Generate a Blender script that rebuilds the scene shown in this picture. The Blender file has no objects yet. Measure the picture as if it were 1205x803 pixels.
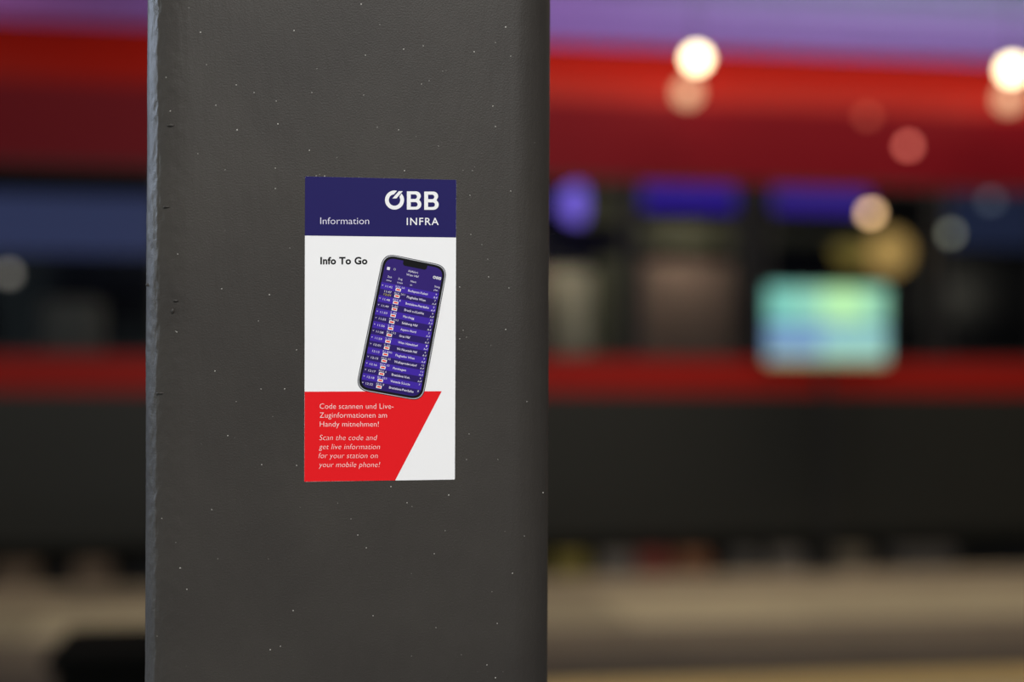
import bpy, bmesh, math, random
from mathutils import Vector, Matrix, noise
random.seed(7)
S = bpy.context.scene
COL = S.collection

# ------------------------------------------------------------------ camera
H = 1.40                      # eye height above the platform
FPX = 50.0 / 36.0 * 1205      # focal length in photo pixels
YAW = math.radians(9.5)
ROLL = math.radians(0.25)
SHIFT = 0.032
F = Vector((math.sin(YAW), math.cos(YAW), 0))
R0 = Vector((math.cos(YAW), -math.sin(YAW), 0))
Z = Vector((0, 0, 1))
U = Z * math.cos(ROLL) - R0 * math.sin(ROLL)
R = R0 * math.cos(ROLL) + Z * math.sin(ROLL)
cd = bpy.data.cameras.new('camera')
cam = bpy.data.objects.new('camera', cd)
COL.objects.link(cam)
m = Matrix.Identity(4)
for i in range(3):
    m[i][0] = R[i]; m[i][1] = U[i]; m[i][2] = -F[i]
m[2][3] = H
cam.matrix_world = m
cd.lens = 50; cd.sensor_width = 36; cd.shift_y = SHIFT
cd.clip_start = 0.05
cd.dof.use_dof = True
cd.dof.focus_distance = 0.948
cd.dof.aperture_fstop = 1.88
S.camera = cam
YC = 0.95                     # front face of the column
YT = 9.80                     # side of the train

# ------------------------------------------------------------------ world, exposure, lights
w = bpy.data.worlds.new('world'); S.world = w; w.use_nodes = True
w.node_tree.nodes['Background'].inputs[0].default_value = (0.55, 0.6, 0.75, 1)
w.node_tree.nodes['Background'].inputs[1].default_value = 0.03
S.view_settings.view_transform = 'Standard'
S.view_settings.look = 'None'
S.view_settings.exposure = 0
S.view_settings.gamma = 1


def area(name, loc, target, size, power, color):
    d = bpy.data.lights.new(name, 'AREA'); d.shape = 'RECTANGLE'
    d.size, d.size_y = size; d.energy = power; d.color = color
    o = bpy.data.objects.new(name, d); COL.objects.link(o)
    o.location = loc
    o.rotation_euler = (Vector(target) - Vector(loc)).to_track_quat('-Z', 'Y').to_euler()
    return o


def point(name, loc, power, color, r=0.1):
    d = bpy.data.lights.new(name, 'POINT'); d.energy = power; d.color = color; d.shadow_soft_size = r
    o = bpy.data.objects.new(name, d); COL.objects.link(o); o.location = loc
    return o


area('canopy_luminaire', (0.55, -3.2, 4.6), (0.1, 0.95, 1.4), (3.0, 1.4), 298, (1.0, 0.98, 0.95))
area('left_edge_fill', (-4.2, 3.2, 3.1), (-0.08, 1.0, 1.6), (1.2, 1.5), 175, (0.66, 0.78, 1.0))  # added unseen light, brightens the column's left edge
area('left_soft_fill', (-5.6, 0.5, 2.6), (-0.08, 0.95, 1.5), (1.5, 1.5), 105, (0.9, 0.98, 0.96))  # unseen fill added for the zone just inside that edge
area('platform_luminaire_right', (3.6, 8.3, 5.2), (3.6, 8.9, 0), (7.0, 0.5), 170, (1.0, 0.82, 0.60))
area('platform_luminaire_left', (-4.2, 8.3, 5.2), (-4.2, 8.9, 0), (4.0, 0.5), 34, (1.0, 0.82, 0.60))
area('violet_fill_right', (5.2, 15.6, 3.4), (5.2, 16.6, 5.5), (12, 0.6), 150, (0.62, 0.29, 0.94))  # added, unseen: tints the ceiling beyond the train violet
area('cool_fill_right', (8.0, 14.0, 4.0), (8.0, 14.9, 5.5), (8, 0.5), 34, (0.55, 0.80, 0.85))  # added, unseen: turns the nearer ceiling a cooler grey
area('violet_fill_left', (-5.5, 15.6, 3.4), (-5.5, 16.6, 5.5), (5, 0.6), 62, (0.85, 0.25, 0.80))  # added, unseen: pinker violet on the ceiling at left


def ray(u, v):
    return F + R * ((u - 602.5) / FPX) + U * ((401.5 - v) / FPX + SHIFT * 1205 / FPX)


def at(u, v, Y):
    d = ray(u, v); return Vector((0, 0, H)) + d * (Y / d.y)


def ground(u, v, z=0.0):
    d = ray(u, v); return Vector((0, 0, H)) + d * ((z - H) / d.z)


# ------------------------------------------------------------------ materials
def srgb(r, g, b):
    f = lambda c: (c / 255 / 12.92) if c / 255 <= 0.04045 else ((c / 255 + 0.055) / 1.055) ** 2.4
    return (f(r), f(g), f(b), 1)


def mat(name, col, rough=0.5, metal=0.0, spec=0.5, coat=0.0, vary=0.0, scale=8.0, bump=0.0, bscale=60.0, emit=None, estr=0.0):
    mt = bpy.data.materials.new(name); mt.use_nodes = True
    nt = mt.node_tree; b = nt.nodes['Principled BSDF']
    b.inputs['Base Color'].default_value = col
    b.inputs['Roughness'].default_value = rough
    b.inputs['Metallic'].default_value = metal
    b.inputs['Specular IOR Level'].default_value = spec
    b.inputs['Coat Weight'].default_value = coat
    b.inputs['Coat Roughness'].default_value = 0.12
    tc = nt.nodes.new('ShaderNodeTexCoord')
    n = nt.nodes.new('ShaderNodeTexNoise'); n.inputs['Scale'].default_value = scale; n.inputs['Detail'].default_value = 4
    nt.links.new(tc.outputs['Object'], n.inputs['Vector'])
    if vary:
        hs = nt.nodes.new('ShaderNodeHueSaturation'); hs.inputs['Color'].default_value = col
        mr = nt.nodes.new('ShaderNodeMapRange')
        mr.inputs['To Min'].default_value = 1 - vary; mr.inputs['To Max'].default_value = 1 + vary
        nt.links.new(n.outputs['Fac'], mr.inputs['Value'])
        nt.links.new(mr.outputs['Result'], hs.inputs['Value'])
        nt.links.new(hs.outputs['Color'], b.inputs['Base Color'])
    if bump:
        n2 = nt.nodes.new('ShaderNodeTexNoise'); n2.inputs['Scale'].default_value = bscale; n2.inputs['Detail'].default_value = 5
        nt.links.new(tc.outputs['Object'], n2.inputs['Vector'])
        bp = nt.nodes.new('ShaderNodeBump'); bp.inputs['Strength'].default_value = bump; bp.inputs['Distance'].default_value = 0.002
        nt.links.new(n2.outputs['Fac'], bp.inputs['Height'])
        nt.links.new(bp.outputs['Normal'], b.inputs['Normal'])
    if emit:
        b.inputs['Emission Color'].default_value = emit
        b.inputs['Emission Strength'].default_value = estr
    return mt


def random_value(mt, lo, hi):
    """each piece a little lighter or darker than its neighbours"""
    nt = mt.node_tree; b = nt.nodes['Principled BSDF']
    src = b.inputs['Base Color'].links[0].from_socket if b.inputs['Base Color'].is_linked else None
    hs = nt.nodes.new('ShaderNodeHueSaturation')
    if src: nt.links.new(src, hs.inputs['Color'])
    else: hs.inputs['Color'].default_value = b.inputs['Base Color'].default_value
    oi = nt.nodes.new('ShaderNodeObjectInfo'); mr = nt.nodes.new('ShaderNodeMapRange')
    mr.inputs['To Min'].default_value = lo; mr.inputs['To Max'].default_value = hi
    nt.links.new(oi.outputs['Random'], mr.inputs['Value'])
    nt.links.new(mr.outputs['Result'], hs.inputs['Value'])
    nt.links.new(hs.outputs['Color'], b.inputs['Base Color'])
    return mt


def column_paint():
    mt = mat('dark_grey_column_paint', srgb(56, 52, 49), 0.52, spec=0.28)
    nt = mt.node_tree; L = nt.links; b = nt.nodes['Principled BSDF']
    tc = nt.nodes.new('ShaderNodeTexCoord')
    # soft mottling of the coat
    n1 = nt.nodes.new('ShaderNodeTexNoise'); n1.inputs['Scale'].default_value = 14; n1.inputs['Detail'].default_value = 6
    L.new(tc.outputs['Object'], n1.inputs['Vector'])
    cr = nt.nodes.new('ShaderNodeValToRGB')
    cr.color_ramp.elements[0].position = 0.3; cr.color_ramp.elements[0].color = srgb(51, 48, 45)
    cr.color_ramp.elements[1].position = 0.72; cr.color_ramp.elements[1].color = srgb(59, 56, 52)
    L.new(n1.outputs['Fac'], cr.inputs['Fac'])
    # tiny pale dust specks
    vo = nt.nodes.new('ShaderNodeTexVoronoi'); vo.inputs['Scale'].default_value = 95
    L.new(tc.outputs['Object'], vo.inputs['Vector'])
    lt = nt.nodes.new('ShaderNodeMath'); lt.operation = 'LESS_THAN'; lt.inputs[1].default_value = 0.032
    L.new(vo.outputs['Distance'], lt.inputs[0])
    sx = nt.nodes.new('ShaderNodeSeparateColor'); L.new(vo.outputs['Color'], sx.inputs[0])
    gt = nt.nodes.new('ShaderNodeMath'); gt.operation = 'GREATER_THAN'; gt.inputs[1].default_value = 0.55
    L.new(sx.outputs[0], gt.inputs[0])
    mu = nt.nodes.new('ShaderNodeMath'); mu.operation = 'MULTIPLY'
    L.new(lt.outputs[0], mu.inputs[0]); L.new(gt.outputs[0], mu.inputs[1])
    m2 = nt.nodes.new('ShaderNodeMath'); m2.operation = 'MULTIPLY'; m2.inputs[1].default_value = 0.35
    L.new(mu.outputs[0], m2.inputs[0])
    mx = nt.nodes.new('ShaderNodeMix'); mx.data_type = 'RGBA'
    L.new(m2.outputs[0], mx.inputs['Factor']); L.new(cr.outputs['Color'], mx.inputs['A'])
    mx.inputs['B'].default_value = srgb(170, 168, 160)
    L.new(mx.outputs['Result'], b.inputs['Base Color'])
    # roller stipple and drawn-out runs in the paint
    mp = nt.nodes.new('ShaderNodeMapping'); mp.inputs['Scale'].default_value = (1, 1, 0.22)
    L.new(tc.outputs['Object'], mp.inputs['Vector'])
    n2 = nt.nodes.new('ShaderNodeTexNoise'); n2.inputs['Scale'].default_value = 900; n2.inputs['Detail'].default_value = 3
    n3 = nt.nodes.new('ShaderNodeTexNoise'); n3.inputs['Scale'].default_value = 120; n3.inputs['Detail'].default_value = 5
    L.new(tc.outputs['Object'], n2.inputs['Vector']); L.new(mp.outputs['Vector'], n3.inputs['Vector'])
    b1 = nt.nodes.new('ShaderNodeBump'); b1.inputs['Strength'].default_value = 0.32; b1.inputs['Distance'].default_value = 0.0006
    b2 = nt.nodes.new('ShaderNodeBump'); b2.inputs['Strength'].default_value = 0.16; b2.inputs['Distance'].default_value = 0.0030
    L.new(n2.outputs['Fac'], b1.inputs['Height']); L.new(n3.outputs['Fac'], b2.inputs['Height'])
    L.new(b2.outputs['Normal'], b1.inputs['Normal']); L.new(b1.outputs['Normal'], b.inputs['Normal'])
    return mt


M = {}
M['column'] = column_paint()
M['galv'] = mat('galvanised_steel', srgb(120, 120, 118), 0.45, 0.8)
M['speck'] = mat('pale_dust', srgb(205, 203, 195), 0.8)
M['white'] = mat('white_print', srgb(240, 241, 242), 0.42, spec=0.08)
M['navy'] = mat('navy_print', srgb(37, 33, 92), 0.45, spec=0.08)
M['red_print'] = mat('red_print', srgb(228, 30, 36), 0.42, spec=0.08)
M['black_print'] = mat('black_print', srgb(22, 22, 24), 0.45, spec=0.08)
M['silver_print'] = mat('silver_print', srgb(176, 178, 184), 0.45, spec=0.08)
M['screen_print'] = mat('purple_print', srgb(52, 36, 112), 0.45, spec=0.08)
M['row_light'] = mat('bright_purple_print', srgb(66, 42, 162), 0.45, spec=0.08)
M['row_dark'] = mat('dark_purple_print', srgb(46, 32, 102), 0.45, spec=0.08)
M['lilac_text'] = mat('pale_lilac_print', srgb(226, 222, 240), 0.45, spec=0.08)
M['pink_text'] = mat('off_white_print', srgb(244, 226, 224), 0.45, spec=0.08)
M['yellow_print'] = mat('yellow_print', srgb(200, 185, 60), 0.45, spec=0.08)
M['orange_print'] = mat('orange_red_print', srgb(232, 60, 40), 0.45, spec=0.08)


def mesh_obj(name, verts, faces, mt, parent=None, smooth=False):
    me = bpy.data.meshes.new(name); me.from_pydata([tuple(v) for v in verts], [], faces); me.update()
    if smooth:
        for p in me.polygons: p.use_smooth = True
    me.materials.append(mt)
    o = bpy.data.objects.new(name, me); COL.objects.link(o)
    if parent: o.parent = parent
    return o


def bm_obj(name, bm, mt, parent=None, smooth=False):
    bmesh.ops.recalc_face_normals(bm, faces=bm.faces)
    me = bpy.data.meshes.new(name); bm.to_mesh(me); bm.free()
    if smooth:
        for p in me.polygons: p.use_smooth = True
    me.materials.append(mt)
    o = bpy.data.objects.new(name, me); COL.objects.link(o)
    if parent: o.parent = parent
    return o


def add_box(bm, a, b, bevel=0.0):
    c = [(x + y) / 2 for x, y in zip(a, b)]; s = [abs(y - x) for x, y in zip(a, b)]
    r = bmesh.ops.create_cube(bm, size=1, matrix=Matrix.Translation(c) @ Matrix.Diagonal((*s, 1)))
    if bevel:
        es = list({e for v in r['verts'] for e in v.link_edges})
        bmesh.ops.bevel(bm, geom=es, offset=bevel, segments=2, affect='EDGES', profile=0.5)


def box(name, a, b, mt, parent=None, bevel=0.0):
    bm = bmesh.new(); add_box(bm, a, b, bevel); return bm_obj(name, bm, mt, parent)


def cyl(bm, p0, p1, r0, r1=None, n=16):
    p0 = Vector(p0); p1 = Vector(p1); r1 = r0 if r1 is None else r1
    q = (p1 - p0).to_track_quat('Z', 'Y').to_matrix().to_4x4()
    bmesh.ops.create_cone(bm, cap_ends=True, segments=n, radius1=r0, radius2=r1, depth=(p1 - p0).length,
                          matrix=Matrix.Translation((p0 + p1) / 2) @ q)


def empty(name, loc, label, cat, group=None):
    o = bpy.data.objects.new(name, None); COL.objects.link(o); o.location = loc
    o.empty_display_size = 0.1
    return tag(o, label, cat, group)


def tag(o, label, cat, group=None):
    o['label'] = label; o['category'] = cat
    if group: o['group'] = group
    return o


def keep(parent, *obs):
    """parent parts modelled in world coordinates to a thing whose base is elsewhere"""
    for o in obs:
        o.parent = parent
        o.matrix_parent_inverse = Matrix.Translation(parent.location).inverted()


# ================================================================== SETTING
M['concrete'] = random_value(mat('pale_paving', (0.37, 0.325, 0.225, 1), 0.8, vary=0.2, scale=3, bump=0.3), 0.72, 1.12)
M['coping'] = random_value(mat('coping_concrete', (0.27, 0.225, 0.165, 1), 0.8, vary=0.2, scale=3, bump=0.3), 0.7, 1.15)
M['mid_paving'] = random_value(mat('brown_paving', (0.13, 0.105, 0.078, 1), 0.8, vary=0.2, scale=3, bump=0.3), 0.8, 1.2)
M['dark_paving'] = random_value(mat('brown_grey_paving', (0.05, 0.038, 0.028, 1), 0.8, vary=0.2, scale=3, bump=0.3), 0.8, 1.2)
M['yellow_paving'] = random_value(mat('yellow_tactile_paving', (0.46, 0.33, 0.12, 1), 0.75, vary=0.12, scale=5), 0.9, 1.1)
M['grey_paving'] = random_value(mat('grey_paving', (0.17, 0.17, 0.17, 1), 0.75, vary=0.15, scale=3), 0.9, 1.1)
M['ballast'] = mat('dark_track_bed', (0.03, 0.028, 0.026, 1), 0.95, vary=0.4, scale=30, bump=1, bscale=40)
M['ceiling'] = random_value(mat('pale_grey_ceiling', (0.46, 0.46, 0.50, 1), 0.55, vary=0.06, scale=2), 0.72, 1.15)
M['wall'] = mat('dark_grey_wall', (0.10, 0.10, 0.11, 1), 0.8, vary=0.2, scale=2)

XL, XR = -9.0, 13.0
YE = 9.62                     # platform edge
floor = box('floor', (XL, -5, -0.60), (XR, YE - 0.02, -0.03), M['grey_paving']); floor['kind'] = 'structure'


def slab_row(y0, y1, w, mt, name, jit=0.0):
    proto = None; x = XL
    while x < XR - 0.01:
        if proto is None:
            bm = bmesh.new(); add_box(bm, (0.004, 0.004, -0.06), (w - 0.004, y1 - y0 - 0.004, 0.0), 0.004)
            proto = bm_obj(name, bm, mt, floor); o = proto
        else:
            o = proto.copy(); COL.objects.link(o)
        o.location = (x, y0, -jit * random.random())
        x += w


slab_row(8.77, YE, 1.1, M['coping'], 'coping_slab')
slab_row(7.72, 8.77, 1.1, M['concrete'], 'paving_slab', 0.002)
slab_row(7.02, 7.72, 1.1, M['mid_paving'], 'paving_slab', 0.002)
slab_row(6.32, 7.02, 1.1, M['dark_paving'], 'paving_slab', 0.002)
slab_row(5.92, 6.32, 1.1, M['yellow_paving'], 'tactile_slab', 0.002)
y = 5.92
while y > -4:
    slab_row(y - 1.1, y, 2.2, M['grey_paving'], 'paving_slab', 0.002); y -= 1.1

bed = box('track_bed', (XL, YE, -1.0), (XR, 20, -0.72), M['ballast']); bed['kind'] = 'structure'
wall = box('wall_back', (XL, 20, -1.0), (XR, 20.3, 5.6), M['wall']); wall['kind'] = 'structure'
ceil = box('ceiling', (XL, -5, 5.55), (XR, 20, 5.75), M['wall']); ceil['kind'] = 'structure'
proto = None
yy = -5.0
while yy < 19.9:
    if proto is None:
        bm = bmesh.new(); add_box(bm, (XL, 0.012, 5.47), (XR, 0.45 - 0.012, 5.55), 0.012)
        proto = bm_obj('ceiling_panel', bm, M['ceiling'], ceil); o = proto
    else:
        o = proto.copy(); COL.objects.link(o)
    o.location = (0, yy, -0.012 * random.random()); yy += 0.45

# ================================================================== COLUMN
xl = at(168, 440, YC).x; xr = at(655.2, 440, YC).x
D = 0.27; RC = 0.032
col = empty('column', ((xl + xr) / 2, YC + D / 2, 0), 'dark grey painted steel column with rounded edges rising from platform to ceiling', 'column')
prof = []
prof += [(xl + dx / 1000, YC + dy / 1000) for dx, dy in ((0, 27), (0.15, 23), (0.7, 18.5), (1.8, 14.5), (3.6, 11), (5.6, 8.2), (7.6, 5.9), (8.2, 5.3), (9.6, 4.6), (13, 3.2), (17, 1.95), (22, 0.9), (27, 0.3), (33, 0))]
for cx, cy, a0 in ((xr - RC, YC + RC, 270), (xr - RC, YC + D - RC, 0), (xl + RC, YC + D - RC, 90)):
    for k in range(13):
        a = math.radians(a0 + 90 * k / 12); prof.append((cx + RC * math.cos(a), cy + RC * math.sin(a)))
# finer points on the left front edge, where the thick paint is uneven
fine = []
for i in range(13):
    for k in range(3):
        t = k / 3; fine.append((prof[i][0] * (1 - t) + prof[i + 1][0] * t, prof[i][1] * (1 - t) + prof[i + 1][1] * t))
prof = fine + prof[13:]
n = len(prof); zs = [0.02, 0.5, 0.9] + [0.95 + 0.0022 * i for i in range(410)] + [1.95, 2.5, 5.46]
vs = []
for z in zs:
    for i, p in enumerate(prof):
        x, y = p
        if 0 < i < 38:
            a = min(1, i / 6, (38 - i) / 6) * (1 if 0.95 <= z <= 1.86 else 0)
            q = 0.0006 * noise.noise((x * 25, y * 25, z * 14)) + 0.00022 * noise.noise((x * 120, y * 120, z * 60 + 9)) + 0.00036 * noise.noise((x * 420, y * 420, z * 300))
            x -= a * q * (1 if i < 24 else 0.2); y -= a * q * 0.9
        vs.append((x, y, z))
NR = len(zs)
fs = [(r * n + i, r * n + (i + 1) % n, (r + 1) * n + (i + 1) % n, (r + 1) * n + i) for r in range(NR - 1) for i in range(n)]
fs += [tuple(range(n))[::-1], tuple((NR - 1) * n + i for i in range(n))]
shaft = mesh_obj('shaft', vs, fs, M['column'])
for p in shaft.data.polygons: p.use_smooth = len(p.vertices) == 4
bp = box('base_plate', (xl - 0.06, YC - 0.06, 0.0), (xr + 0.06, YC + D + 0.06, 0.02), M['column'], bevel=0.003)
cp = box('cap_plate', (xl - 0.05, YC - 0.05, 5.435), (xr + 0.05, YC + D + 0.05, 5.455), M['column'], bevel=0.003)
keep(col, shaft, bp, cp)
for sx, sy in ((xl - 0.03, YC - 0.03), (xr + 0.03, YC - 0.03), (xl - 0.03, YC + D + 0.03), (xr + 0.03, YC + D + 0.03)):
    bm = bmesh.new(); cyl(bm, (sx, sy, 0.02), (sx, sy, 0.034), 0.012, n=6); cyl(bm, (sx, sy, 0.034), (sx, sy, 0.05), 0.006)
    keep(col, bm_obj('bolt', bm, M['galv']))
EDGE = [(0, 27), (0.15, 23), (0.7, 18.5), (1.8, 14.5), (3.6, 11), (5.6, 8.2), (7.6, 5.9), (8.2, 5.3), (9.6, 4.6), (13, 3.2), (17, 1.95), (22, 0.9), (27, 0.3), (33, 0)]
def setback(x):               # how far the rounded left edge lies behind the front face
    d = (x - xl) * 1000
    for (a, b), (c, e) in zip(EDGE, EDGE[1:]):
        if a <= d <= c: return (b + (e - b) * (d - a) / (c - a)) / 1000
    return 0.0
# dust specks where the photo shows them (tiny, uncounted)
specks = [(236, 38, 1.3), (243, 76, .8), (195, 90, .9), (278, 100, 1), (299, 109, 1), (325, 119, 1), (254, 124, 1), (200, 130, 1.1),
          (279, 153, 1.5), (327, 146, 1.4), (324, 198, 1), (265, 200, .7), (233, 181, .7), (261, 340, 1), (317, 347, 1.2), (209, 299, .9),
          (304, 378, .8), (208, 391, .9), (249, 600, .9), (190, 611, .9), (207, 639, .9), (212, 669, 1.2), (220, 694, 1), (318, 765, 1.2),
          (595, 32, 1.6), (558, 61, 1.3), (583, 50, .9), (601, 66, .9), (425, 5, 1.4), (346, 36, 1.3), (475, 58, 1.3), (498, 54, 1),
          (430, 65, 1.1), (447, 29, .7), (367, 109, 1), (373, 81, .7), (428, 112, .8), (496, 99, .9), (505, 95, .8), (521, 84, .7),
          (580, 125, 1.2), (583, 149, 1.1), (444, 150, .8), (469, 153, 1), (364, 177, 1.2), (516, 172, .8), (476, 201, 1.2), (556, 201, .7),
          (553, 230, 1), (601, 225, 1), (554, 276, .9), (567, 288, .8), (574, 305, .8), (575, 326, 1.1), (541, 338, 1.1), (599, 339, .9),
          (595, 388, 1.2), (545, 389, .8), (541, 399, 1), (549, 397, .7), (552, 511, .8), (620, 473, .9), (586, 541, .8), (549, 541, .8),
          (460, 573, 1.2), (528, 583, 1.2), (479, 592, 1), (421, 630, 1), (431, 645, 1), (413, 611, .7), (511, 652, .9), (524, 625, .7),
          (603, 675, 1.2), (345, 719, 1.2), (439, 725, .9), (513, 739, .8), (585, 734, .9), (330, 761, .9), (573, 783, 1), (583, 798, 1.2),
          (639, 580, 1.1), (617, 631, .8), (349, 412, 1), (253, 437, 1.2), (335, 458, 1.2), (307, 458, .9), (268, 513, 1.1), (308, 547, 1.1),
          (349, 548, 1), (278, 473, .7), (324, 222, 1), (341, 292, .7), (207, 390, .8), (382, 207.3, 1), (372, 207.0, .8)]
bm = bmesh.new()
for u, v, s in specks:
    p = at(u, v, YC)
    yo = setback(p.x)
    bmesh.ops.create_icosphere(bm, subdivisions=1, radius=0.00034 * s, matrix=Matrix.Translation((p.x, YC + yo, p.z)) @ Matrix.Diagonal((1, 0.6, 1, 1)))
sp = bm_obj('dust_specks', bm, M['speck']); sp['kind'] = 'stuff'; keep(col, sp)
# little paint blisters and chips on the left rounded edge
for u, v, wx, hz in ((201, 147, .0026, .0009), (196, 243, .0024, .0007), (207, 354, .0018, .0009), (189, 463, .003, .0008), (173, 334, .002, .0012), (203, 366, .0012, .0018)):
    p = at(u, v, YC); yo = setback(p.x)
    bm = bmesh.new(); bmesh.ops.create_uvsphere(bm, u_segments=12, v_segments=6, radius=1, matrix=Matrix.Translation((p.x, YC + yo, p.z)) @ Matrix.Diagonal((wx, 0.0009, hz, 1)))
    keep(col, bm_obj('paint_blister', bm, M['column'], smooth=True))

# ================================================================== STICKER
TH = 0.00025


def P(u, v, k=0):            # photo position -> point on the column face, k print layers up
    p = at(u, v, YC); return Vector((p.x, YC - TH - 0.00006 * k, p.z))


def poly(name, pts, k, mt, parent):
    vs = [P(u, v, k) for u, v in pts]
    o = mesh_obj(name, vs, [tuple(range(len(vs)))], mt)
    if (o.data.polygons[0].normal.y > 0): o.data.flip_normals()
    keep_(parent, o); return o


stick_loc = P(447, 567); stick_loc.y = YC
def keep_(parent, o):
    o.parent = parent
    base = parent
    while base.parent: base = base.parent
    o.matrix_parent_inverse = Matrix.Translation(base.location).inverted() if parent == base else Matrix.Identity(4)


def rounded(pts, r, seg=5):
    out = []; n = len(pts)
    for i in range(n):
        a, b, c = Vector(pts[i - 1]), Vector(pts[i]), Vector(pts[(i + 1) % n])
        d1 = (a - b).normalized(); d2 = (c - b).normalized()
        p1 = b + d1 * r; p2 = b + d2 * r
        for k in range(seg + 1):
            t = k / seg; out.append(tuple((1 - t) ** 2 * p1 + 2 * t * (1 - t) * b + t * t * p2))
    return out


corners = rounded([(359.0, 207.7), (537.0, 211.8), (535.2, 564.6), (358.1, 567.3)], 1.2, 3)
fr = [P(u, v) for u, v in corners]; n = len(fr)
bk = [Vector((p.x, YC - 0.00002, p.z)) for p in fr]
stick = mesh_obj('sticker', [v - stick_loc for v in fr + bk],
                 [tuple(range(n)), tuple(range(n, 2 * n))[::-1]] + [(i, i + n, (i + 1) % n + n, (i + 1) % n) for i in range(n)], M['white'])
stick.location = stick_loc
bm = bmesh.new(); bm.from_mesh(stick.data); bmesh.ops.recalc_face_normals(bm, faces=bm.faces); bm.to_mesh(stick.data); bm.free()
tag(stick, 'upright white, navy and red information sticker with a printed phone, stuck on the grey column', 'sticker')

header = poly('header_panel', [(359.0, 208.6), (359.7, 207.75), (536.2, 211.8), (536.95, 212.6), (536.6, 279.7), (358.75, 277.4)], 1, M['navy'], stick)
redp = poly('red_panel', [(358.5, 461.1), (519.8, 460.6), (465.0, 565.6), (358.15, 567.1)], 1, M['red_print'], stick)

_fc = {}
def font_mesh(txt, shear=0.0, off=0.0, spacing=1.0):
    c = bpy.data.curves.new('text', 'FONT'); c.body = txt; c.size = 1; c.shear = shear; c.offset = off
    c.space_character = spacing; c.resolution_u = 3; c.fill_mode = 'FRONT'
    o = bpy.data.objects.new('text', c); COL.objects.link(o)
    bpy.context.view_layer.update()
    dg = bpy.context.evaluated_depsgraph_get()
    me = bpy.data.meshes.new_from_object(o.evaluated_get(dg))
    bpy.data.objects.remove(o); bpy.data.curves.remove(c)
    return me


_m = font_mesh('H'); CAP = max(v.co.y for v in _m.vertices) - min(v.co.y for v in _m.vertices)


def text(txt, u0, vb, width, cap, k, mt, parent, mp=lambda a, b: (a, b), shear=0, off=0, spacing=1.0, join=None):
    me = font_mesh(txt, shear, off, spacing)
    xs = [v.co.x for v in me.vertices]; x0, x1 = min(xs), max(xs)
    sx = width / (x1 - x0); sy = cap / CAP
    vs = [P(*mp(u0 + (v.co.x - x0) * sx, vb - v.co.y * sy), k) for v in me.vertices]
    fs = [tuple(p.vertices) for p in me.polygons]
    if join is not None:
        b = len(join[0]); join[0].extend(vs); join[1].extend(tuple(i + b for i in f) for f in fs); return
    o = mesh_obj('lettering', vs, fs, mt); keep_(parent, o)
    if o.data.polygons and o.data.polygons[0].normal.y > 0: o.data.flip_normals()
    return o


def joined(name, data, mt, parent):
    o = mesh_obj(name, data[0], data[1], mt); keep_(parent, o)
    if o.data.polygons[0].normal.y > 0: o.data.flip_normals()
    return o


text('Information', 376.9, 264.0, 57.4, 7.9, 2, M['lilac_text'], header, off=-0.008)
text('INFRA', 478.6, 265.0, 37.6, 8.4, 2, M['white'], header, off=0.006, spacing=1.15)
text('Info To Go', 376.9, 311.0, 55.4, 8.0, 1, M['black_print'], stick, off=0.036, spacing=1.05)
for t, u0, vb, wd in (('Code scannen und Live-', 376.2, 481.3, 86.8), ('Zuginformationen am', 376.2, 491.8, 79), ('Handy mitnehmen!', 376.4, 502.3, 69.2)):
    text(t, u0, vb, wd, 6.2, 2, M['pink_text'], redp, spacing=1.03, off=-0.012)
for t, u0, vb, wd in (('Scan the code and', 375.8, 518.2, 68), ('get live information', 375.3, 528.9, 71.7), ('for your station on', 374.9, 539.4, 69.5), ('your mobile phone!', 375.2, 550.0, 72)):
    text(t, u0, vb, wd, 6.2, 2, M['pink_text'], redp, shear=0.2, spacing=1.03, off=-0.016)


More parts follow.
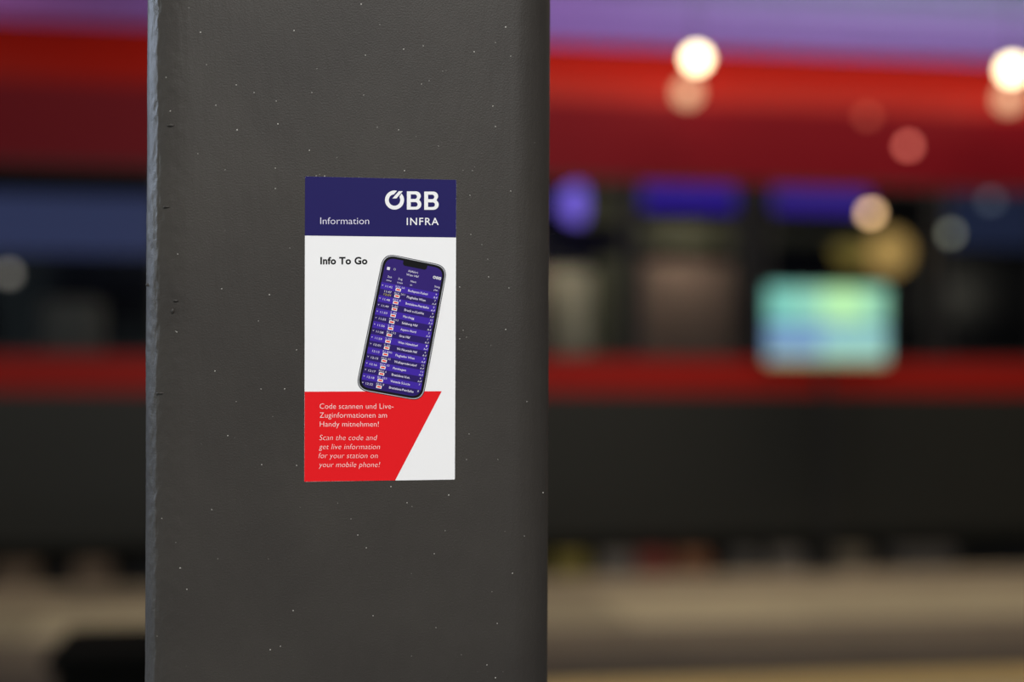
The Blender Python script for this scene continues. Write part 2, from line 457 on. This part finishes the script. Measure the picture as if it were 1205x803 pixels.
# the white emblem: an open ring with a slanting bar, then two bold letters B
def emblem(cx, cy, s, k, parent, mp=lambda a, b: (a, b), name='emblem'):
    """s = photo pixels per drawing unit; drawing units from a 14.09x enlargement, ring centre at 0,0"""
    vs = []; fs = []
    def q(x, y): return P(*mp(cx + x * s, cy - y * s), k)
    N = 40
    for i in range(N + 1):
        t = i / N
        ao = math.radians(43 - 328 * t); ai = math.radians(33 - 296 * t)
        vs += [q(158 * math.cos(ao), 158 * math.sin(ao)), q(95 * math.cos(ai), 95 * math.sin(ai))]
    fs += [(2 * i, 2 * i + 1, 2 * i + 3, 2 * i + 2) for i in range(N)]
    b = len(vs); vs += [q(-35, 27), q(32, 27), q(137, 147), q(72, 147)]; fs.append((b, b + 1, b + 2, b + 3))
    for ox, oy in ((205, -158), (492, -162)):
        cu = bpy.data.curves.new('b', 'CURVE'); cu.dimensions = '2D'; cu.fill_mode = 'BOTH'
        outer = [(0, 0), (150, 0)] + [(152 + 88 * math.cos(math.radians(a)), 86 + 86 * math.sin(math.radians(a))) for a in range(-80, 50, 10)]
        outer += [(205, 156)] + [(152 + 78 * math.cos(math.radians(a)), 226 + 76 * math.sin(math.radians(a))) for a in range(-40, 91, 10)] + [(0, 302)]
        def counter(x0, x1, y0, y1):
            r = (y1 - y0) / 2
            return [(x0, y0), (x1 - r, y0)] + [(x1 - r + r * math.cos(math.radians(a)), y0 + r + r * math.sin(math.radians(a))) for a in range(-75, 90, 15)] + [(x1 - r, y1), (x0, y1)]
        for pts in (outer, counter(64, 178, 46, 124), counter(64, 168, 176, 252)):
            sp_ = cu.splines.new('POLY'); sp_.points.add(len(pts) - 1); sp_.use_cyclic_u = True
            for p_, (x, y_) in zip(sp_.points, pts): p_.co = (x, y_, 0, 1)
        o = bpy.data.objects.new('b', cu); COL.objects.link(o); bpy.context.view_layer.update()
        me = bpy.data.meshes.new_from_object(o.evaluated_get(bpy.context.evaluated_depsgraph_get()))
        bpy.data.objects.remove(o); bpy.data.curves.remove(cu)
        b = len(vs); vs += [q(ox + v.co.x, oy + v.co.y) for v in me.vertices]
        fs += [tuple(i + b for i in p.vertices) for p in me.polygons]
    o = mesh_obj(name, vs, fs, M['white'])
    bm = bmesh.new(); bm.from_mesh(o.data)
    for f in bm.faces:
        f.normal_update()
        if f.normal.y > 0: f.normal_flip()
    bm.to_mesh(o.data); bm.free()
    keep_(parent, o)
    return o


emblem(464.2, 235.6, 1 / 14.09, 2, header)

# printed phone
TL, TR, BR, BL = (451.2, 297.7), (527.0, 313.3), (497.4, 472.9), (418.2, 458.8)
PW, PHH = 77.0, 164.0
def ph(a, b):
    s, t = a / PW, b / PHH
    x = (1 - t) * ((1 - s) * TL[0] + s * TR[0]) + t * ((1 - s) * BL[0] + s * BR[0])
    y_ = (1 - t) * ((1 - s) * TL[1] + s * TR[1]) + t * ((1 - s) * BL[1] + s * BR[1])
    return x, y_
def rr(i, r): return [ph(*p) for p in rounded([(i, i), (PW - i, i), (PW - i, PHH - i), (i, PHH - i)], r, 8)]
phone = poly('phone_picture', rr(0, 15), 2, M['black_print'], stick)
phone['label'] = 'printed dark phone, tilted, with purple departure list'
poly('phone_rim', rr(0.7, 14.4), 3, M['silver_print'], phone)
poly('phone_bezel', rr(1.7, 13.6), 4, M['black_print'], phone)
poly('phone_screen', rr(4.4, 11), 5, M['screen_print'], phone)
poly('notch', [ph(*p) for p in ((24.5, 3.5), (53.5, 3.5), (53, 8.4), (51, 9.9), (27, 9.9), (25, 8.4))], 6, M['black_print'], phone)
T0, PITCH = 34.0, 7.78
for r in range(16):
    a, b = T0 + r * PITCH, T0 + (r + 1) * PITCH
    pts = [(4.5, a), (PW - 4.5, a), (PW - 4.5, b), (4.5, b)]
    if r == 15: pts = [(4.6, a), (PW - 4.6, a), (PW - 4.9, 153), (PW - 8, 157.2), (PW - 12, b), (12, b), (8, 157.2), (4.9, 153)]
    poly('table_row', [ph(*p) for p in pts], 6, M['row_light' if r % 2 == 0 else 'row_dark'], phone)
tx = ([], []); ye = ([], []); fw = ([], []); fo = ([], [])
def tt(s, x, t, wd, cap, dst=tx, off=0.0): text(s, x, t, wd, cap, 7, None, None, ph, join=dst, off=off)
tt('Abfahrt', 32.4, 16.2, 12, 2.5); tt('Wien Hbf', 31.2, 20.6, 14.6, 2.5)
tt('Zeit', 10.2, 27.4, 5, 2.2); tt('time', 9.6, 31.6, 6, 2.0); tt('Zug', 22.6, 27.4, 5.2, 2.2); tt('train', 22.4, 31.6, 6.4, 2.0)
tt('Nach', 37.6, 27.4, 6.6, 2.2); tt('to', 37.6, 31.6, 2.6, 2.0); tt('Steig', 66, 27.8, 6.2, 2.1); tt('plat.', 66, 31.8, 5, 1.9)
rows = [('11:42', 'RJX 66', 'Budapest-Keleti', '9', 23), ('11:47', 'RJX 261', 'Flughafen Wien', '7', 22), ('11:48', 'REX 8', 'Bratislava-Petržalka', '8', 27.5),
        ('11:49', 'S 60', 'Bruck a.d.Leitha', '9', 23), ('11:53', 'S 80', 'Marchegg', '12', 13), ('11:55', 'RJ 543', 'Salzburg Hbf', '8', 18.5),
        ('11:56', 'S 80', 'Aspern Nord', '2', 18), ('11:58', 'RJ 153', 'Graz Hbf', '7', 12.5), ('11:59', 'S 80', 'Wien Hütteldorf', '1', 23),
        ('12:01', 'S 60', 'Wr.Neustadt Hbf', '6', 23.5), ('12:12', 'RJ 890', 'Flughafen Wien', '9', 22), ('12:15', 'REX 65', 'Wulkaprodersdorf', '12', 26),
        ('12:16', 'REX 63', 'Pamhagen', '11', 15), ('12:17', 'REX 6', 'Bratislava hl.st.', '6', 21), ('12:18', 'RJ 183', 'Venezia S.Lucia', '7', 22.5), ('12:22', 'REX 8', 'Bratislava-Petržalka', '8', 28)]
for r, (tm, tr, de, pl, wd) in enumerate(rows):
    y0 = T0 + r * PITCH
    if r != 10 and r != 1: tt('v', 5.6, y0 + 4.2, 1.8, 2.2, off=0)
    tt(tm, 10.0, y0 + 5.0 - (1.6 if r == 1 else 0), 8.2, 2.4)
    if r == 1: tt('12:01', 10.0, y0 + 6.9, 8.2, 2.3, ye)
    tt(tr, 21.8, y0 + 3.0, 1.75 * len(tr), 2.3, off=-0.01)
    tt(de, 36.8, y0 + 4.9, wd, 2.6, off=0.01)
    tt(pl, 69.0 - 0.6 * (len(pl) - 1), y0 + 3.0, 1.3 * len(pl), 2.1)
    if r < 14: tt('A-F', 67, y0 + 6.9, 4.6, 2.2)
    for dst, (a, b, c, d) in ((fw, (22.3, 3.5, 28.4, 6.9)), (fo, (23.2, 4.3, 27.6, 6.0))):
        q = [P(*ph(x, y_), 7 if dst is fw else 8) for x, y_ in ((a, y0 + b), (c, y0 + b), (c, y0 + d), (a, y0 + d))]
        n0 = len(dst[0]); dst[0].extend(q); dst[1].append((n0, n0 + 1, n0 + 2, n0 + 3))
joined('lettering', tx, M['lilac_text'], phone)
joined('yellow_time', ye, M['yellow_print'], phone)
joined('line_badges', fw, M['white'], phone)
joined('line_badges', fo, M['orange_print'], phone)
emblem(63.9, 16.3, 9.6 / 880, 7, phone, ph)
poly('menu_icon', [ph(*p) for p in ((7.6, 15.2), (11, 15.2), (11, 18.6), (7.6, 18.6))], 7, M['lilac_text'], phone)
ring = ([], [])
for i in range(16):
    for rr_ in (1.3, 0.85):
        a = i / 16 * 2 * math.pi; ring[0].append(P(*ph(16.6 + rr_ * math.cos(a), 16.4 + rr_ * math.sin(a)), 7))
ring[1].extend((2 * i, 2 * i + 1, (2 * i + 3) % 32, (2 * i + 2) % 32) for i in range(16))
joined('search_icon', ring, M['silver_print'], phone)

# ================================================================== TRAIN
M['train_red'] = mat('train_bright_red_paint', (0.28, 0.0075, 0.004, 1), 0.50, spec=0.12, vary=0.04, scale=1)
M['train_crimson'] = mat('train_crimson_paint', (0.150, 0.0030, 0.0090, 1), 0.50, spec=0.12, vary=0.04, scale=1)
M['stripe_red'] = mat('train_stripe_red', (0.32, 0.012, 0.008, 1), 0.5, spec=0.12, vary=0.05, scale=1)
M['train_dark'] = mat('train_dark_grey_paint', (0.019, 0.0195, 0.0165, 1), 0.5, spec=0.3, vary=0.06, scale=1)
M['train_black'] = mat('train_black_window_band', (0.008, 0.008, 0.010, 1), 0.25, vary=0.05, scale=1)
M['roof_grey'] = mat('train_roof_grey', (0.12, 0.12, 0.13, 1), 0.6)
M['interior'] = mat('train_interior_panel', (0.16, 0.14, 0.12, 1), 0.7)
M['seat'] = mat('brown_seat_cloth', (0.20, 0.128, 0.10, 1), 0.9, vary=0.1, scale=10)
M['seat_beige'] = mat('beige_seat_cloth', (0.44, 0.38, 0.28, 1), 0.9, vary=0.1, scale=10)
M['rack'] = mat('olive_luggage_rack', (0.085, 0.08, 0.045, 1), 0.8)
M['rubber'] = mat('black_rubber', (0.012, 0.012, 0.012, 1), 0.7)
M['wheel'] = mat('wheel_steel', (0.12, 0.10, 0.09, 1), 0.5, 0.6)


def emissive(name, col, s):
    return mat(name, (0.005, 0.005, 0.005, 1), 0.8, spec=0.1, emit=(*col, 1), estr=s)


def glass():
    mt = bpy.data.materials.new('window_glass'); mt.use_nodes = True; nt = mt.node_tree; nt.nodes.clear()
    o = nt.nodes.new('ShaderNodeOutputMaterial'); t = nt.nodes.new('ShaderNodeBsdfTransparent'); g = nt.nodes.new('ShaderNodeBsdfGlossy')
    t.inputs[0].default_value = (0.80, 0.84, 0.86, 1); g.inputs['Roughness'].default_value = 0.03
    f = nt.nodes.new('ShaderNodeFresnel'); f.inputs[0].default_value = 1.45; x = nt.nodes.new('ShaderNodeMixShader')
    nt.links.new(f.outputs[0], x.inputs[0]); nt.links.new(t.outputs[0], x.inputs[1]); nt.links.new(g.outputs[0], x.inputs[2]); nt.links.new(x.outputs[0], o.inputs[0])
    return mt


M['glass'] = glass()
ZR, ZS, ZW1, ZW0, ZL, ZB = 3.82, 3.33, 2.78, 1.51, 1.27, 0.14
TX0, TX1 = -7.6, 11.4; YD = 2.7          # train length shown, width
train = empty('train', ((TX0 + TX1) / 2, YT + YD / 2, -0.55), 'red passenger train with black window band and dark grey lower body beyond the platform', 'train')


def part(o, lab=None):
    keep(train, o)
    if lab: o['label'] = lab
    return o


def prism(name, yz, x0, x1, mt, smooth=False, lab=None):
    n = len(yz)
    vs = [(x0, a, b) for a, b in yz] + [(x1, a, b) for a, b in yz]
    fs = [(i, (i + 1) % n, (i + 1) % n + n, i + n) for i in range(n)] + [tuple(range(n)), tuple(range(n, 2 * n))[::-1]]
    bm = bmesh.new(); vv = [bm.verts.new(v) for v in vs]
    for f in fs: bm.faces.new([vv[i] for i in f])
    return part(bm_obj(name, bm, mt), lab)


prism('lower_body', [(YT + 0.10, ZB), (YT + 0.01, ZB + 0.12), (YT, ZB + 0.4), (YT, ZL), (YT + 0.06, ZL), (YT + 0.06, ZB + 0.4), (YT + 0.16, ZB)], TX0, TX1, M['train_dark'], lab='dark grey lower body side')
prism('stripe_panel', [(YT - 0.004, ZL), (YT - 0.004, ZW0), (YT + 0.06, ZW0), (YT + 0.06, ZL)], TX0, TX1, M['stripe_red'], lab='red stripe below the windows')
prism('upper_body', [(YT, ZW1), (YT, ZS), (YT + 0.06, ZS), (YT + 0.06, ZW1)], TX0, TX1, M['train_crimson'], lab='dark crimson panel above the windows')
sh = [(YT + 0.40 * (1 - math.cos(math.radians(a))), ZS + (ZR - ZS) * math.sin(math.radians(a))) for a in range(0, 91, 9)]
sh = [(YT, ZS), (YT + 0.03, ZS + .10), (YT + 0.10, ZS + .22), (YT + 0.19, ZS + .33), (YT + 0.29, ZS + .42), (YT + 0.40, ZR)]
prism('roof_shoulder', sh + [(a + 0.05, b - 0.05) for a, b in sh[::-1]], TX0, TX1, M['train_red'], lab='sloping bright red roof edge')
prism('roof', [(YT + 0.40, ZR - 0.01), (YT + 1.35, ZR + 0.06), (YT + YD - 0.4, ZR - 0.01), (YT + YD - 0.4, ZR - 0.06), (YT + 0.40, ZR - 0.06)], TX0, TX1, M['roof_grey'])
prism('far_side', [(YT + YD - 0.06, ZB), (YT + YD, ZB), (YT + YD, ZS), (YT + YD - 0.4, ZR), (YT + YD - 0.46, ZR - 0.05), (YT + YD - 0.06, ZS)], TX0, TX1, M['train_black'])
prism('carriage_floor', [(YT + 0.07, 0.85), (YT + YD - 0.07, 0.85), (YT + YD - 0.07, 0.95), (YT + 0.07, 0.95)], TX0, TX1, M['interior'])
prism('inner_ceiling', [(YT + 0.07, 2.98), (YT + YD - 0.07, 2.98), (YT + YD - 0.07, 3.04), (YT + 0.07, 3.04)], TX0, TX1, M['interior'])
for x in (TX0, TX1 - 0.05):
    part(box('end_wall', (x, YT + 0.07, ZB), (x + 0.05, YT + YD - 0.07, ZS), M['train_dark']))
prism('underframe', [(YT + 0.35, -0.25), (YT + YD - 0.35, -0.25), (YT + YD - 0.35, 0.84), (YT + 0.35, 0.84)], TX0 + 0.2, TX1 - 0.2, M['rubber'])

# window band: pillars between window openings
X = lambda u: at(u, 440, YT).x
wins = [(-5.9, -4.5), (-4.3, -2.6), (X(-60), X(190)), (X(245), X(330)), (X(350), X(435)), (X(500), X(737)), (X(750), X(872)), (X(902), X(1098)), (X(1110), X(1225)), (6.0, 7.5), (7.8, 9.3), (9.6, 11.0)]
xs = [TX0] + [x for w_ in wins for x in w_] + [TX1]
for i in range(0, len(xs), 2):
    part(box('window_pillar', (xs[i], YT, ZW0), (xs[i + 1], YT + 0.06, ZW1), M['train_black']), 'black pillar between windows')
for x0, x1 in wins:
    bm = bmesh.new(); t = 0.03
    for a, b in (((x0, YT - 0.004, ZW0), (x1, YT + 0.05, ZW0 + t)), ((x0, YT - 0.004, ZW1 - t), (x1, YT + 0.05, ZW1)),
                 ((x0, YT - 0.004, ZW0 + t), (x0 + t, YT + 0.05, ZW1 - t)), ((x1 - t, YT - 0.004, ZW0 + t), (x1, YT + 0.05, ZW1 - t))):
        add_box(bm, a, b)
    wf = part(bm_obj('window', bm, M['rubber']))
    pn = box('pane', (x0 + t, YT + 0.018, ZW0 + t), (x1 - t, YT + 0.024, ZW1 - t), M['glass'])
    pn.parent = wf
# doors (hidden behind the column from here)
dx0, dx1 = X(238), X(442)
for a, b in ((dx0, (dx0 + dx1) / 2), ((dx0 + dx1) / 2, dx1)):
    dr = part(box('door', (a + 0.01, YT - 0.012, ZB + 0.2), (b - 0.01, YT, ZW0 - 0.05), M['train_dark'], bevel=0.004))
    hd = box('handle', (a + 0.2, YT - 0.03, 1.0), (a + 0.24, YT - 0.013, 1.25), M['galv']); hd.parent = dr

# interior: seats, rack, coves of light, a glowing strip for the window reflection
def seat(x, mt, w=0.5):
    z0 = 0.95; y0 = YT + 0.25
    bm = bmesh.new()
    add_box(bm, (x, y0, z0 + 0.38), (x + w, y0 + 0.95, z0 + 0.50), 0.03)
    add_box(bm, (x + w - 0.12, y0, z0 + 0.45), (x + w, y0 + 0.95, 2.17), 0.04)
    add_box(bm, (x + 0.1, y0 + 0.3, z0), (x + w - 0.1, y0 + 0.6, z0 + 0.38))
    part(bm_obj('seat', bm, mt))
def seat_panel(u0, u1, v0, v1, mt, y=YT + 0.5):
    p = at(u0, v0, y); q = at(u1, v1, y)
    part(box('seat_back', (p.x, y, 0.96), (q.x, y + 0.14, p.z), mt, bevel=0.05))
seat_panel(752, 868, 306, 420, M['seat'])
seat_panel(650, 700, 316, 420, M['seat_beige'])
seat_panel(704, 732, 300, 420, M['rack'])
seat_panel(45, 120, 352, 420, M['interior'])
for x in (-5.8, -4.2, -3.4, 6.1, 6.9, 7.9, 8.7, 9.7, 10.4, X(520), X(570)):
    seat(x, M['seat'])
VIO = emissive('violet_blue_cove_light', (0.10, 0.035, 0.85), 0.42)
VIO2 = emissive('violet_cove_light', (0.16, 0.07, 0.90), 0.36)
GRB = emissive('dim_blue_grey_reflection', (0.34, 0.40, 0.95), 0.12)  # emission stands for the blue-grey reflection in the left window
GRB2 = emissive('faint_blue_grey_strip', (0.30, 0.40, 0.95), 0.055)  # faint blue-grey strip behind the right-hand window
def cove_or_reflection(u0, u1, v0, v1, mt, y=YT + 0.35):
    p = at(u0, v0, y); q = at(u1, v1, y)
    part(box('cove_or_reflection_strip', (p.x, y, q.z), (q.x, y + 0.04, p.z), mt, bevel=0.01))
cove_or_reflection(748, 872, 200, 247, VIO)
cove_or_reflection(912, 1024, 200, 250, VIO2)
cove_or_reflection(1102, 1230, 222, 292, GRB2)
cove_or_reflection(-90, 188, 224, 300, GRB)
def rack(u0, u1, v0, v1, y=YT + 0.45):
    p = at(u0, v0, y); q = at(u1, v1, y)
    part(box('luggage_rack', (p.x, y, q.z), (q.x, y + 0.3, p.z), M['rack'], bevel=0.01))
rack(748, 872, 262, 288); rack(912, 1035, 265, 288); rack(690, 735, 215, 262)
def lamp_part(u, v, y, r, mt, name='carriage_glow_ball', lab=None):
    p = at(u, v, y)
    bm = bmesh.new(); bmesh.ops.create_uvsphere(bm, u_segments=20, v_segments=12, radius=r, matrix=Matrix.Translation(p))
    o = bm_obj(name, bm, mt, smooth=True); part(o, lab)
lamp_part(680, 240, YT + 0.6, 0.14, emissive('violet_lamp', (0.28, 0.17, 0.95), 1.1), lab='violet glowing lamp inside the carriage')
lamp_part(1046, 297, YT + 0.45, 0.17, emissive('amber_lamp', (0.95, 0.55, 0.16), 0.62), lab='amber glowing lamp inside the carriage')
lamp_part(1003, 292, YT + 0.60, 0.15, emissive('dim_olive_ball', (0.55, 0.38, 0.08), 0.42), lab='dim olive glowing ball beside the amber lamp')  # second, dimmer olive ball beside the amber one
for x in (-5.2, -0.5, 1.9, 3.0, 7.5, 10):
    point('carriage_interior_light', (x, YT + 0.20, 2.3), 7, (1.0, 0.86, 0.66), 0.12)
# small glowing discs added on the side wall as reflections of lamps
def marker(u, v, col, s, r=0.034):
    p = at(u, v, YT)
    bm = bmesh.new(); cyl(bm, (p.x, YT - 0.02, p.z), (p.x, YT + 0.03, p.z), r, n=20)
    part(bm_obj('reflection_spot', bm, emissive('reflection_spot_glow', col, s)), 'small round glowing disc standing for a lamp reflection')
marker(1068, 172, (1.0, 0.24, 0.18), 3.2)
marker(1020, 137, (1.0, 0.20, 0.12), 1.0)
marker(1025, 251, (1.0, 0.62, 0.30), 5.5)
marker(1118, 275, (0.8, 0.85, 0.65), 0.9)
marker(10, 322, (0.9, 0.85, 0.75), 0.7)
marker(1166, 236, (0.6, 0.75, 1.0), 0.3)
# boxes hanging under the body, seen in the gap above the platform edge
def under(u0, u1, col, z0=-0.35, z1=0.19):
    a, b = at(u0, 660, YT).x, at(u1, 660, YT).x
    part(box('underfloor_box', (a, YT + 0.02 - 0.10, z0), (b, YT + 0.2, z1 - 0.06), mat('underfloor_paint', (*col, 1), 0.7, vary=0.15, scale=6), bevel=0.01))
for a, b, c in ((650, 690, (.16, .13, .02)), (706, 744, (.11, .10, .09)), (750, 786, (.16, .03, .02)), (796, 832, (.17, .07, .03)), (862, 888, (.07, .065, .06)),
                (905, 942, (.10, .09, .08)), (985, 1018, (.13, .11, .08)), (1050, 1120, (.06, .055, .05)), (-5, 45, (.13, .09, .06)), (88, 130, (.13, .09, .06)), (300, 380, (.07, .07, .07)), (470, 560, (.08, .07, .07))):
    under(a, b, c)
for x in (-5.4, -3.2, 7.6, 9.8):
    for y_ in (YT + 0.62, YT + 2.05):
        bm = bmesh.new(); cyl(bm, (x, y_, -0.09), (x, y_ + 0.12, -0.09), 0.46, n=32)
        part(bm_obj('wheel', bm, M['wheel']))
for y_ in (YT + 0.64, YT + 2.07):
    bm = bmesh.new(); add_box(bm, (XL, y_ - 0.06, -0.72), (XR, y_ + 0.06, -0.70)); add_box(bm, (XL, y_ - 0.012, -0.70), (XR, y_ + 0.012, -0.58)); add_box(bm, (XL, y_ - 0.035, -0.60), (XR, y_ + 0.035, -0.555))
    r_ = bm_obj('rail', bm, M['wheel'])
    tag(r_, 'steel rail under the train, ' + ('on the platform side' if y_ < YT + 1 else 'on the far side'), 'rail')

# ================================================================== THINGS ON THE PLATFORM
# lit display in front of the train
YDsp = 9.45
a = at(900, 334, YDsp); b = at(1046, 429, YDsp)
cx = (a.x + b.x) / 2
disp = empty('display_screen', (cx, YDsp + 0.05, 0), 'glowing pale green and blue information screen on a dark post before the train', 'screen')
M['casing'] = mat('black_casing', (0.012, 0.012, 0.014, 1), 0.4)
parts = [box('casing', (a.x - 0.004, YDsp + 0.004, b.z - 0.004), (b.x + 0.004, YDsp + 0.07, a.z + 0.004), M['casing'], bevel=0.004),
         box('post', (cx - 0.018, YDsp + 0.03, 0.012), (cx + 0.018, YDsp + 0.068, b.z + 0.1), M['casing'], bevel=0.006),
         box('base_plate', (cx - 0.10, YDsp - 0.03, 0.0), (cx + 0.10, YDsp + 0.13, 0.012), M['galv'], bevel=0.003)]
keep(disp, *parts)
def tile(fx0, fx1, fz0, fz1, col, s):
    x0 = a.x + (b.x - a.x) * fx0; x1 = a.x + (b.x - a.x) * fx1
    z1 = a.z + (b.z - a.z) * fz0; z0 = a.z + (b.z - a.z) * fz1
    o = box('screen_field', (x0, YDsp, z0), (x1, YDsp + 0.006, z1), emissive('screen_glow', srgb(*col)[:3], s)); keep(disp, o)
tile(0.02, 0.26, 0.03, 0.48, (128, 205, 190), 1.0)
tile(0.26, 0.46, 0.03, 0.48, (150, 215, 190), 1.0)
tile(0.46, 0.80, 0.03, 0.48, (188, 245, 180), 1.0)
tile(0.80, 0.98, 0.03, 0.48, (150, 215, 185), 1.0)
tile(0.02, 0.98, 0.48, 0.54, (40, 80, 150), 1.0)
tile(0.02, 0.60, 0.54, 0.62, (150, 190, 225), 1.0)
tile(0.60, 0.98, 0.54, 0.62, (160, 215, 210), 1.0)
tile(0.02, 0.45, 0.62, 0.90, (118, 155, 195), 1.0)
tile(0.45, 0.98, 0.62, 0.90, (150, 205, 200), 1.0)
tile(0.02, 0.98, 0.90, 0.98, (165, 190, 140), 1.0)

# hanging globe lamps
LAMP = emissive('warm_white_globe', (1.0, 0.84, 0.50), 9)
REFLECT = emissive('peach_reflection_glow', (1.0, 0.60, 0.34), 1.35)  # emission stands for the globe's reflection on the red roof edge
def pendant(u, v, y, r, label, glow):
    p = at(u, v, y)
    t = empty('pendant_lamp', (p.x, p.y, 5.45), label, 'lamp', 'globe lamps hanging over the platform edge')
    bm = bmesh.new(); bmesh.ops.create_uvsphere(bm, u_segments=24, v_segments=16, radius=r, matrix=Matrix.Translation(p)); g = bm_obj('globe', bm, LAMP, smooth=True)
    bm = bmesh.new(); cyl(bm, (p.x, p.y, p.z + r * 0.96), (p.x, p.y, 5.44), 0.006, n=8); c = bm_obj('cable', bm, M['casing'])
    bm = bmesh.new(); cyl(bm, (p.x, p.y, p.z + r * 0.9), (p.x, p.y, p.z + r + 0.03), 0.03, 0.02); s = bm_obj('socket', bm, M['casing'])
    bm = bmesh.new(); cyl(bm, (p.x, p.y, 5.42), (p.x, p.y, 5.455), 0.05, n=16); k = bm_obj('ceiling_cup', bm, M['casing'])
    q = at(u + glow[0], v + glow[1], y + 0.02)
    bm = bmesh.new(); bmesh.ops.create_uvsphere(bm, u_segments=20, v_segments=12, radius=r * 1.2, matrix=Matrix.Translation(q)); lo = bm_obj('reflection_ball', bm, REFLECT, smooth=True)  # ball added for the reflected glow below the globe
    bm = bmesh.new(); cyl(bm, (p.x, p.y, p.z - r * 0.9), (q.x, q.y, q.z + r * 1.1), 0.006, n=8); st = bm_obj('link', bm, M['casing'])
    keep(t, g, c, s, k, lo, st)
    point('globe_lamp_light', (p.x, p.y - 0.12, p.z - 0.06), 2.2, (1.0, 0.8, 0.5), 0.06)
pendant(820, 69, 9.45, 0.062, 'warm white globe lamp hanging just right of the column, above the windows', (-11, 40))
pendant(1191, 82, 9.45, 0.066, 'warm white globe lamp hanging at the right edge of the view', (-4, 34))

# litter bin on the left, low behind the column foot
yb = 4.0
p0 = at(52, 772, yb); p1 = at(330, 772, yb)
bx = (p0.x + p1.x) / 2
binn = empty('litter_bin', (bx, yb + 0.22, 0), 'black box-shaped litter bin low at left, behind the column', 'bin')
M['bin'] = mat('black_powder_coat', (0.002, 0.002, 0.0015, 1), 0.8, spec=0.04)
bm = bmesh.new(); add_box(bm, (p0.x + 0.02, yb + 0.02, 0.04), (p1.x - 0.02, yb + 0.42, p0.z - 0.05), 0.02); B1 = bm_obj('body', bm, M['bin'])
bm = bmesh.new(); add_box(bm, (p0.x, yb, p0.z - 0.05), (p1.x, yb + 0.44, p0.z), 0.015); B2 = bm_obj('lid', bm, M['bin'])
B3 = box('door', (p0.x + 0.05, yb + 0.008, 0.10), (p1.x - 0.05, yb + 0.02, p0.z - 0.10), M['bin'], bevel=0.004)
keep(binn, B1, B2, B3)
for fx in (p0.x + 0.05, p1.x - 0.09):
    for fy in (yb + 0.05, yb + 0.34):
        keep(binn, box('foot', (fx, fy, 0.0), (fx + 0.04, fy + 0.04, 0.042), M['bin']))
